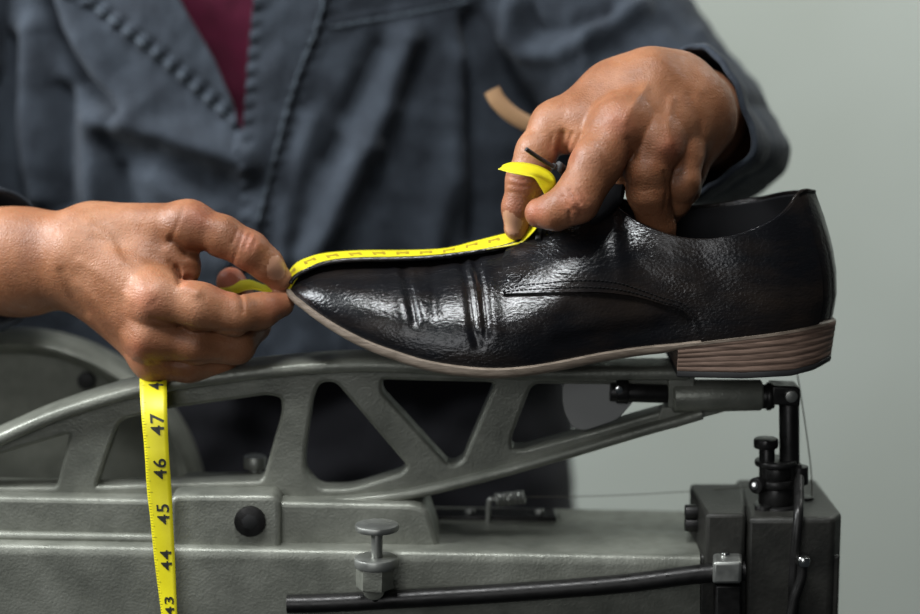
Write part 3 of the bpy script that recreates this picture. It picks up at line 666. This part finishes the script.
# hand that holds the toe (his right hand, on the left of the picture)
palmA = [((-190, 250, .095), (20, 262, .02), 40, 28.5, 1.25), ((20, 262, .02), (78, 258, .006), 27.5, 26.5, 1.35),
         ((84, 246, .002), (158, 296, -.024), 15, 13, None), ((80, 262, -.001), (152, 334, -.022), 14.5, 12, None), ((80, 276, .006), (154, 358, -.012), 13.5, 11, None), ((82, 286, .014), (166, 370, .004), 12.5, 9.5, None),
         ((96, 229, .012), (188, 226, -.004), 14.5, 12.5, None), ((110, 245, .012), (168, 262, .0), 16, 12, None), ((110, 270, .016), (160, 320, .010), 16, 12, None), ((150, 258, -.004), (184, 270, -.006), 11, 8.5, None)]
fingA = [[((188, 226, -.004), 12.6), ((222, 236, -.008), 11.0), ((250, 251, -.010), 10.2), ((266, 264, -.008), 8.9), ((279, 279, -.004), 7.2)],
         [((158, 298, -.026), 13.2), ((200, 307, -.029), 12.8), ((234, 315, -.026), 10.9), ((260, 311, -.016), 9.6), ((281, 304, -.006), 7.3)],
         [((152, 336, -.022), 12.0), ((195, 343, -.022), 11.0), ((236, 345, -.014), 10.2), ((254, 325, .006), 8.8), ((231, 282, .018), 8.2)],
         [((154, 359, -.012), 11.0), ((188, 363, -.012), 10.2), ((219, 361, -.002), 9.6), ((228, 345, .018), 8.6), ((205, 322, .024), 8.0)],
         [((166, 370, .004), 9.5), ((190, 371, .004), 8.8), ((208, 369, .012), 8.2), ((208, 352, .030), 7.4), ((192, 336, .034), 7.0)]]
reliefA = [([(150, 292), (140, 312)], 16, 1.0), ([(140, 340), (136, 356)], 11, 1.1), ([(146, 366), (150, 374)], 7, .8), ([(196, 212), (204, 222)], 10, 1.2), ([(248, 236), (256, 246)], 9, .9),
           ([(172, 240), (186, 250), (204, 252)], 4, -1.9), ([(168, 250), (184, 262), (196, 262)], 5, 1.0), ([(176, 268), (180, 282), (188, 278)], 3.2, -1.5), ([(186, 286), (196, 292)], 6, 1.6), ([(170, 262), (178, 270), (180, 284)], 2.5, -.7),
           ([(238, 290), (242, 300), (243, 312)], 2.6, -1.0), ([(244, 232), (238, 248), (233, 262)], 1.9, -.55), ([(250, 234), (244, 249)], 1.7, -.5), ([(256, 240), (251, 252)], 1.6, -.45), ([(238, 228), (232, 243)], 1.8, -.45),
           ([(184, 208), (178, 224), (170, 240)], 2.4, -.5), ([(130, 300), (100, 272), (80, 262)], 5, .5), ([(150, 280), (120, 250), (95, 240)], 6, -.5), ([(128, 345), (95, 300), (78, 285)], 5, .55), ([(120, 262), (110, 240), (88, 222)], 5, .55),
           ([(66, 222), (76, 240), (84, 262), (80, 290)], 10, -.35), ([(62, 272), (74, 296), (86, 312)], 5, -.7), ([(152, 361), (185, 363), (222, 360)], 1.8, -.7), ([(150, 306), (158, 300)], 2, -.3), ([(145, 283), (150, 288)], 2, -.3),
           ([(152, 318), (170, 324), (200, 330), (250, 332)], 2.0, -.8), ([(205, 296), (212, 316)], 1.6, -.12), ([(230, 302), (232, 326)], 1.6, -.15)]
fA = hand_field(palmA, fingA, reliefA, (-.005, .02))
# hand that holds the tape at the instep (his left hand)
palmB = [((728, 138, .150), (696, 118, .055), 24, 26, None), ((696, 118, .055), (689, 112, .026), 26, 25.5, 1.15),
         ((676, 84, .018), (622, 122, -.018), 16, 13, None), ((690, 98, .012), (658, 140, -.016), 15, 12.5, None), ((700, 112, .014), (678, 154, -.002), 14, 11.5, None), ((706, 128, .022), (688, 166, .016), 13, 10, None),
         ((672, 84, .028), (612, 92, .014), 17, 15, None), ((612, 92, .014), (556, 126, .006), 15, 12.5, None), ((640, 100, .010), (592, 122, .0), 17, 13, None), ((670, 120, .03), (630, 150, .012), 16, 12, None), ((650, 78, .012), (640, 84, .012), 16.5, 16.5, None), ((632, 136, -.008), (634, 166, -.006), 11, 9, None), ((580, 128, .0), (590, 146, -.008), 12, 10, None), ((632, 150, -.008), (628, 176, -.004), 10, 7, None)]
fingB = [[((556, 126, .006), 12.5), ((537, 152, -.001), 11.2), ((526, 180, -.005), 10.6), ((519, 208, -.005), 9.0), ((516, 228, -.004), 6.6)],
         [((620, 124, -.018), 13.2), ((597, 162, -.029), 13.8), ((576, 200, -.036), 12.3), ((556, 211, -.033), 10.0), ((540, 213, -.028), 8.2)],
         [((656, 142, -.016), 12.6), ((647, 168, -.018), 12.5), ((648, 192, -.016), 11.2), ((657, 226, -.006), 9.6), ((662, 258, .004), 8.0)],
         [((680, 156, -.003), 11.6), ((680, 181, -.008), 10.6), ((674, 198, .001), 9.6), ((664, 212, .012), 8.6), ((656, 222, .018), 7.6)],
         [((686, 168, .016), 10), ((684, 188, .016), 8.8), ((674, 204, .022), 8.0), ((664, 216, .028), 7.0)]]
reliefB = [([(618, 118), (626, 128)], 10, 1.3), ([(668, 146), (676, 154)], 9, 1.6), ([(690, 168), (690, 178)], 7, .9), ([(572, 206), (584, 204)], 8, .8),
           ([(563, 134), (560, 150), (562, 168)], 4.0, -1.8), ([(572, 134), (566, 150)], 2.2, -.9), ([(582, 134), (574, 148), (572, 160)], 2.4, -.5), ([(553, 134), (550, 148)], 2.2, -.5), ([(645, 88), (632, 108), (626, 120)], 4.5, .8), ([(672, 100), (668, 124), (672, 142)], 4.5, .7),
           ([(640, 120), (646, 136), (648, 158)], 5, -.4), ([(612, 98), (600, 108), (592, 126)], 5, .5), ([(664, 172), (667, 190), (664, 208)], 2.0, -.5), ([(566, 204), (580, 212)], 1.4, -.3), ([(572, 196), (586, 206)], 1.4, -.3), ([(568, 214), (584, 200)], 1.4, -.3), ([(600, 150), (612, 168)], 3, -.25), ([(628, 140), (636, 160), (626, 182)], 3.2, -.5), ([(655, 56), (676, 74), (700, 90)], 6, .5),
           ([(690, 96), (700, 120), (702, 150)], 5, -.6), ([(562, 196), (570, 210), (570, 222)], 1.7, -.5), ([(570, 190), (579, 204), (581, 216)], 1.7, -.5), ([(580, 190), (588, 202)], 1.6, -.4), ([(508, 176), (520, 180), (540, 178)], 1.8, -.5), ([(508, 184), (520, 187), (538, 185)], 1.7, -.5), ([(510, 192), (522, 194)], 1.6, -.4),
           ([(638, 192), (660, 188)], 1.6, -.12)]
fB = hand_field(palmB, fingB, reliefB, (.0, .02))

body_v, body_f, body_m, body_fl = [], [], [], []
def nail_disc(c, axis, nrm, L, Wd):
    return (c, axis/np.linalg.norm(axis), nrm/np.linalg.norm(nrm), L, Wd)
def add_body(v, f, nails=(), flush=()):
    b = sum(len(x) for x in body_v); cen = v[f].mean(1); mi = np.zeros(len(f), int)
    for c, ax, nr, L, Wd in nails:
        q = cen-c; a = q@ax; n_ = q@nr; s = q@np.cross(ax, nr); mi[((a/L)**2+(s/Wd)**2 < 1) & (n_ > -.004)] = 1
    fl = np.zeros(len(v))
    if len(flush):
        px, py = proj(v)
        for x, y, r, w in flush: fl = np.maximum(fl, w*np.exp(-((px-x)**2+(py-y)**2)/r**2))
    body_v.append(v); body_f.append(f+b); body_m.append(mi); body_fl.append(fl)
HV = .00105
loA = W(-205, 395, 0); hiA = W(300, 190, 0); v, f = sdf_mesh(fA, (loA[0], -.058, W(0, 392, -.02)[2]), (W(300, 0, 0)[0], .060, W(0, 186, -.01)[2]+.012), HV)
# thumb nail of the toe hand
nA = nail_disc(V((275, 268, -.013)), V((282, 281, -.010))-V((268, 258, -.014)), np.array([.55, -.55, .55]), .0068, .0052)
add_body(v, f, [nA], [(145, 303, 18, .35), (138, 350, 14, .35), (200, 214, 14, .3), (250, 242, 12, .35), (186, 280, 10, .3), (230, 278, 16, .9), (276, 304, 14, .35)])
v, f = sdf_mesh(fB, (W(495, 0, 0)[0], -.062, W(0, 275, 0)[2]), (W(770, 0, .15)[0]+.01, .160, W(0, 40, .03)[2]+.02), HV)
nB = nail_disc(V((512, 222, -.010)), V((516, 236, -.008))-V((514, 212, -.010)), np.array([-.75, -.45, .2]), .0070, .0048)
add_body(v, f, [nB], [(622, 124, 18, .3), (672, 150, 14, .4), (576, 204, 16, .35), (522, 182, 14, .4), (563, 150, 12, .5), (534, 214, 14, .4), (514, 205, 14, .3)])
# torso and upper arms, covered by the clothes
TX, TY, TA, TB = W(266, 200, .3)[0], .335, .224, .130
ZT, ZB = W(0, -80, .2)[2], W(0, 660, .2)[2]
def fT(P):
    q = P-np.array([TX, TY+.01, 0], np.float32); d = (np.sqrt((q[:, 0]/(TA-.03))**2+(q[:, 1]/(TB-.03))**2)-1)*(TB-.03)
    d = np.maximum(d, np.maximum(P[:, 2]-(ZT-.005), (ZB+.005)-P[:, 2]))
    for a, b, ra, rb in ((V((430, -100, .33)), V((575, 20, .285)), .055, .045), (V((575, 20, .285)), V((680, 110, .22)), .045, .028), (V((680, 110, .22)), V((726, 138, .155)), .028, .022), (V((20, -100, .33)), V((-60, 0, .30)), .055, .05), (V((-60, 0, .30)), V((-150, 120, .24)), .05, .045), (V((-150, 120, .24)), V((-200, 205, .16)), .045, .04), (V((-200, 205, .16)), V((-170, 250, .10)), .04, .036)):
        d = smin(d, rcone(P, a, b, ra, rb), .03)
    return d
v, f = sdf_mesh(fT, (TX-.36, .04, ZB-.01), (TX+.40, .50, ZT+.06), .0075)
add_body(v, f)
bv = np.concatenate(body_v); bf = np.concatenate(body_f)
me = bpy.data.meshes.new('person'); me.from_pydata(bv.tolist(), [], bf.tolist()); me.materials.append(M['skin']); me.materials.append(M['nail'])
me.polygons.foreach_set('material_index', np.concatenate(body_m).astype(np.int32)); me.polygons.foreach_set('use_smooth', np.ones(len(bf), bool))
at_ = me.attributes.new('flush', 'FLOAT', 'POINT'); at_.data.foreach_set('value', np.concatenate(body_fl).astype(np.float32)); me.update()
person = bpy.data.objects.new('person', me); C.objects.link(person)
tag(person, 'person in slate blue work jacket and maroon shirt stretching a tape over the shoe', 'person')

# ---------------------------------------------------------------- clothes
def nz(x, y, s, seed=0.0):
    return np.array([mnoise.noise(Vector((a*s, b*s, seed))) for a, b in zip(x.ravel(), y.ravel())]).reshape(x.shape)
FOLDS = [([(38, -40), (55, 30), (85, 80), (118, 112)], 9, -.012), ([(60, -40), (80, 25), (112, 80), (140, 105)], 16, .008), ([(112, 118), (170, 132), (246, 160)], 15, .012), ([(110, 150), (170, 172), (240, 200)], 18, -.003),
         ([(38, 30), (36, 100), (42, 195)], 13, .008), ([(62, 90), (66, 150), (64, 205)], 10, -.008), ([(92, 120), (98, 160), (100, 210)], 11, .007), ([(14, 40), (12, 120), (20, 200)], 10, -.006), ([(120, 170), (130, 210)], 10, -.005), ([(160, 175), (210, 215), (230, 260)], 14, .006),
         ([(405, 40), (380, 110), (352, 165), (330, 215), (312, 255)], 15, .009), ([(425, 60), (405, 130), (375, 190), (352, 250)], 16, -.003), ([(380, 50), (352, 110), (330, 160)], 12, -.005), ([(455, 60), (450, 160), (430, 250)], 16, .006), ([(470, 20), (474, 120), (480, 240)], 10, -.008),
         ([(345, 130), (372, 150)], 10, .004), ([(310, 120), (290, 200), (280, 260)], 12, .004), ([(230, 340), (248, 370), (262, 420)], 12, .010), ([(335, 420), (350, 480)], 14, .010)]
EL = [(-80, 130), (0, 183), (60, 217), (100, 234), (128, 243), (150, 262), (200, 272), (420, 272), (700, 272)]
ER = [(-80, 262), (0, 257), (60, 252), (130, 247), (225, 244), (300, 240), (380, 236), (700, 228)]
SEAM = [(330, -30), (330, 0), (318, 40), (300, 85), (282, 150), (262, 225), (252, 300), (246, 380), (240, 700)]
SEAML = [(-12, -80), (92, 0), (170, 60), (213, 98), (246, 128)]
def torso_pt(phi, z, off):
    a = TA+off-.012*sstep(ZB, ZT, z)*0; b = TB+off
    return np.stack([TX+a*np.sin(phi), TY-b*np.cos(phi), z], -1)
def phi_of(px, py, z):
    x = W(px, py, .22)[0]; return math.asin(max(-1, min(1, (x-TX)/TA)))
def panel(edge, side, off, z0, z1, nr, ncol):
    Z = np.linspace(z0, z1, nr); PH = np.zeros((nr, ncol))
    for i, z in enumerate(Z):
        _, py = proj(np.array([[TX, TY-TB, z]])); pe = float(ip(py[0], edge)); pe_phi = phi_of(pe, py[0], z)
        t = np.linspace(0, 1, ncol); far = side*math.pi*.98
        PH[i] = pe_phi+(far-pe_phi)*(t**1.6)
    ZZ = np.repeat(Z[:, None], ncol, 1); P = torso_pt(PH, ZZ, off); Nn = np.stack([np.sin(PH), -np.cos(PH), np.zeros_like(PH)], -1)
    px, py = proj(P.reshape(-1, 3)); px = px.reshape(PH.shape); py = py.reshape(PH.shape)
    d = np.zeros(PH.shape)
    for pts, w, a in FOLDS: d += a*1.3*np.exp(-(pdist(px, py, pts)/w)**2)
    d += .0045*nz(px, py, .016, 3.1)+.0012*nz(px, py, .05, 7.7)
    fr = sstep(1.5, .9, np.abs(PH)); d *= fr; pk = np.sin(np.cumsum(np.ones(nr))*0)[:, None]
    if side > 0:
        dS = pdist(px, py, SEAM); inside = (px < ip(py, [(-80, 330), (0, 330), (40, 318), (85, 300), (150, 282), (225, 262), (300, 252), (380, 246), (700, 240)]))
        d += np.where(inside, .0035, 0)*sstep(0, 3, dS)*fr; d += .0009*np.exp(-(dS/7)**2)*np.sin(py/2.3+px*.05)*fr; d -= .0022*np.exp(-(dS/2.6)**2)*fr
        dp = pdist(px, py, [(330, 24), (400, 12), (470, -2)]); d += .0018*np.exp(-(dp/4)**2)*fr-.002*np.exp(-((dp)/1.8)**2)*fr
        dE = np.abs(px-ip(py, ER)); d += .0012*np.exp(-(dE/6)**2)*np.sin(py/2.6)*fr
    else:
        dS = pdist(px, py, [(-22, -80), (80, 0), (160, 62), (203, 100), (232, 126)]); rt = px > ip(py, [(-80, -22), (0, 80), (62, 160), (100, 203), (128, 238)]); d += .003*rt*sstep(0, 4, dS)*fr*(py < 150)
        ph = (px*.78+py*.62)/2.7
        d += .0024*np.exp(-((dS-6)/8)**2)*np.sin(ph)*fr*(py < 135)*rt; d -= .002*np.exp(-((dS-15)/2.5)**2)*fr*(py < 135)*rt
    return P+Nn*d[..., None]
zh = W(0, 368, .21)[2]
pL = panel(EL, -1, .0, zh, ZT, 240, 260); pR = panel(ER, 1, .0055, zh, ZT, 240, 260)
jm = MB().add(pL.reshape(-1, 3), grid_faces(240, 260)).add(pR.reshape(-1, 3), grid_faces(240, 260))
jk = jm.obj('jacket', M['jacket'], person, None)
so = jk.modifiers.new('thick', 'SOLIDIFY'); so.thickness = .0024; so.offset = 0
# lapel and placket seams: twin rows of stitching on the surface
def on_surf(P, px, py, grid):
    gx, gy = grid; k = np.argmin((gx-px)**2+(gy-py)**2); return P.reshape(-1, 3)[k]
gR = proj(pR.reshape(-1, 3)); gL = proj(pL.reshape(-1, 3)); fr_ = pR.reshape(-1, 3)[:, 1] < TY; gR = (np.where(fr_, gR[0], 1e6), gR[1]); fl_ = pL.reshape(-1, 3)[:, 1] < TY; gL = (np.where(fl_, gL[0], 1e6), gL[1])
def stitches(path, P, grid, step=7.0):
    mb = MB(); path = catmull(path, 10); seg = np.r_[0, np.cumsum(np.hypot(*np.diff(path, axis=0).T))]
    for d0 in np.arange(0, seg[-1]-step, step):
        a = [np.interp(d0, seg, path[:, k]) for k in (0, 1)]; b = [np.interp(d0+step*.62, seg, path[:, k]) for k in (0, 1)]
        A_, B_ = on_surf(P, *a, grid), on_surf(P, *b, grid)
        if np.linalg.norm(A_-B_) < .0008 or np.linalg.norm(A_-B_) > .02: continue
        mb.add(*tube([A_+[0, -.0012, 0], (A_+B_)/2+[0, -.0022, 0], B_+[0, -.0012, 0]], .0006, 6))
    return mb
stitches([(326, -20), (324, 0), (312, 40), (294, 85), (276, 150), (257, 225)], pR, gR).obj('seam_stitching', M['seam'], jk)
stitches([(66, -20), (95, 6), (166, 62), (210, 101), (236, 122)], pL, gL).obj('seam_stitching', M['seam'], jk)
stitches([(332, 27), (400, 15), (470, 1)], pR, gR).obj('pocket_stitching', M['seam'], jk)
# shirt
PH, ZZ = np.meshgrid(np.linspace(-1.2, 1.2, 80), np.linspace(zh, ZT, 80), indexing='ij'); P = torso_pt(PH, ZZ, -.017); px, py = proj(P.reshape(-1, 3))
P[..., 1] += (.003*nz(px, py, .03, 1.0)).reshape(80, 80)
sh_ = mobj('shirt', P.reshape(-1, 3), grid_faces(80, 80), M['shirt'], person); so = sh_.modifiers.new('t', 'SOLIDIFY'); so.thickness = .0016
# trousers
PH, ZZ = np.meshgrid(np.linspace(-math.pi, math.pi, 160), np.linspace(ZB, W(0, 350, .21)[2], 60), indexing='ij'); P = torso_pt(PH, ZZ, -.006); px, py = proj(P.reshape(-1, 3))
dd = (.010*nz(px, py, .012, 5.0)+.004*nz(px, py, .03, 2.0)).reshape(160, 60)-.004; Nn = np.stack([np.sin(PH), -np.cos(PH), 0*PH], -1)
mobj('trousers', (P+Nn*dd[..., None]).reshape(-1, 3), grid_faces(160, 60), M['trousers'], person)
# sleeves
def sleeve(path, name, folds, corner=None, xs=1.0):
    Q = catmull([list(V(p[:3]))+[p[3]] for p in path], 14); c = Q[:, :3]; r = Q[:, 3]; T_, N1, N2 = frames(c); seg = 120
    a = np.linspace(0, 2*np.pi, seg, endpoint=False); D = np.cos(a)[None, :, None]*N1[:, None]+np.sin(a)[None, :, None]*N2[:, None]
    P = c[:, None]+r[:, None, None]*D; px, py = proj(P.reshape(-1, 3)); d = .0045*nz(px, py, .02, 9.0)+.002*nz(px, py, .05, 4.0); ff = np.zeros(len(px))
    front = P.reshape(-1, 3)[:, 1] < np.repeat(c[:, 1], seg)+.01
    for pts, w, am_ in folds: ff += am_*np.exp(-(pdist(px, py, pts)/w)**2)
    d = (d+ff*front).reshape(P.shape[:2]); k = np.arange(len(c))[::-1]
    d += (.0025*np.exp(-((k-3)/3.0)**2))[:, None]; d -= (.0016*np.exp(-((k-9)/1.2)**2))[:, None]
    if corner is not None: d += corner[1]*np.maximum(0, D@np.array(corner[0]))**14*np.exp(-((k-4)/16.0)**2)[:, None]
    P = P+D*d[..., None]; sc_ = xs+(1-xs)*sstep(4, 30, k); P[..., 0] = c[:, None, 0]+(P[..., 0]-c[:, None, 0])*sc_[:, None]
    o = MB().add(P.reshape(-1, 3), grid_faces(len(c), seg, True)).obj(name, M['jacket'], jk, None); s = o.modifiers.new('t', 'SOLIDIFY'); s.thickness = .003; s.offset = 0; return o
sleeve([(420, -110, .33, .090), (500, -40, .31, .082), (575, 20, .285, .070), (642, 84, .255, .056), (692, 128, .215, .047), (716, 144, .160, .0395), (709, 132, .100, .0405), (690, 123, .045, .0395)], 'sleeve',
       [([(516, 5), (512, 35), (525, 52), (560, 52), (600, 35), (640, 12)], 9, .010), ([(530, 10), (535, 30), (570, 32), (610, 12)], 9, -.006), ([(590, 60), (592, 35)], 7, .006), ([(700, 40), (735, 70), (752, 105)], 8, .004), ([(664, 42), (705, 60)], 8, .003)],
       ((.97, -.1, -.22), .024), .66)
sleeve([(20, -110, .33, .090), (-60, 0, .30, .080), (-150, 120, .24, .066), (-200, 200, .16, .056), (-150, 250, .10, .050), (-70, 258, .055, .045), (-8, 262, .030, .040)], 'sleeve', [])
# tan strip hanging behind the upper hand
P = catmull([W(492, 90, .12), W(498, 101, .12), (W(510, 113, .12)), W(526, 123, .12), W(545, 130, .12)], 10)
ts_ = MB().add(*tube(P, .0052, 16, True, .35)).obj('leather_strip', M['tan'])
tag(ts_, 'small curved tan leather strip behind the hand that grips the instep', 'leather strip')
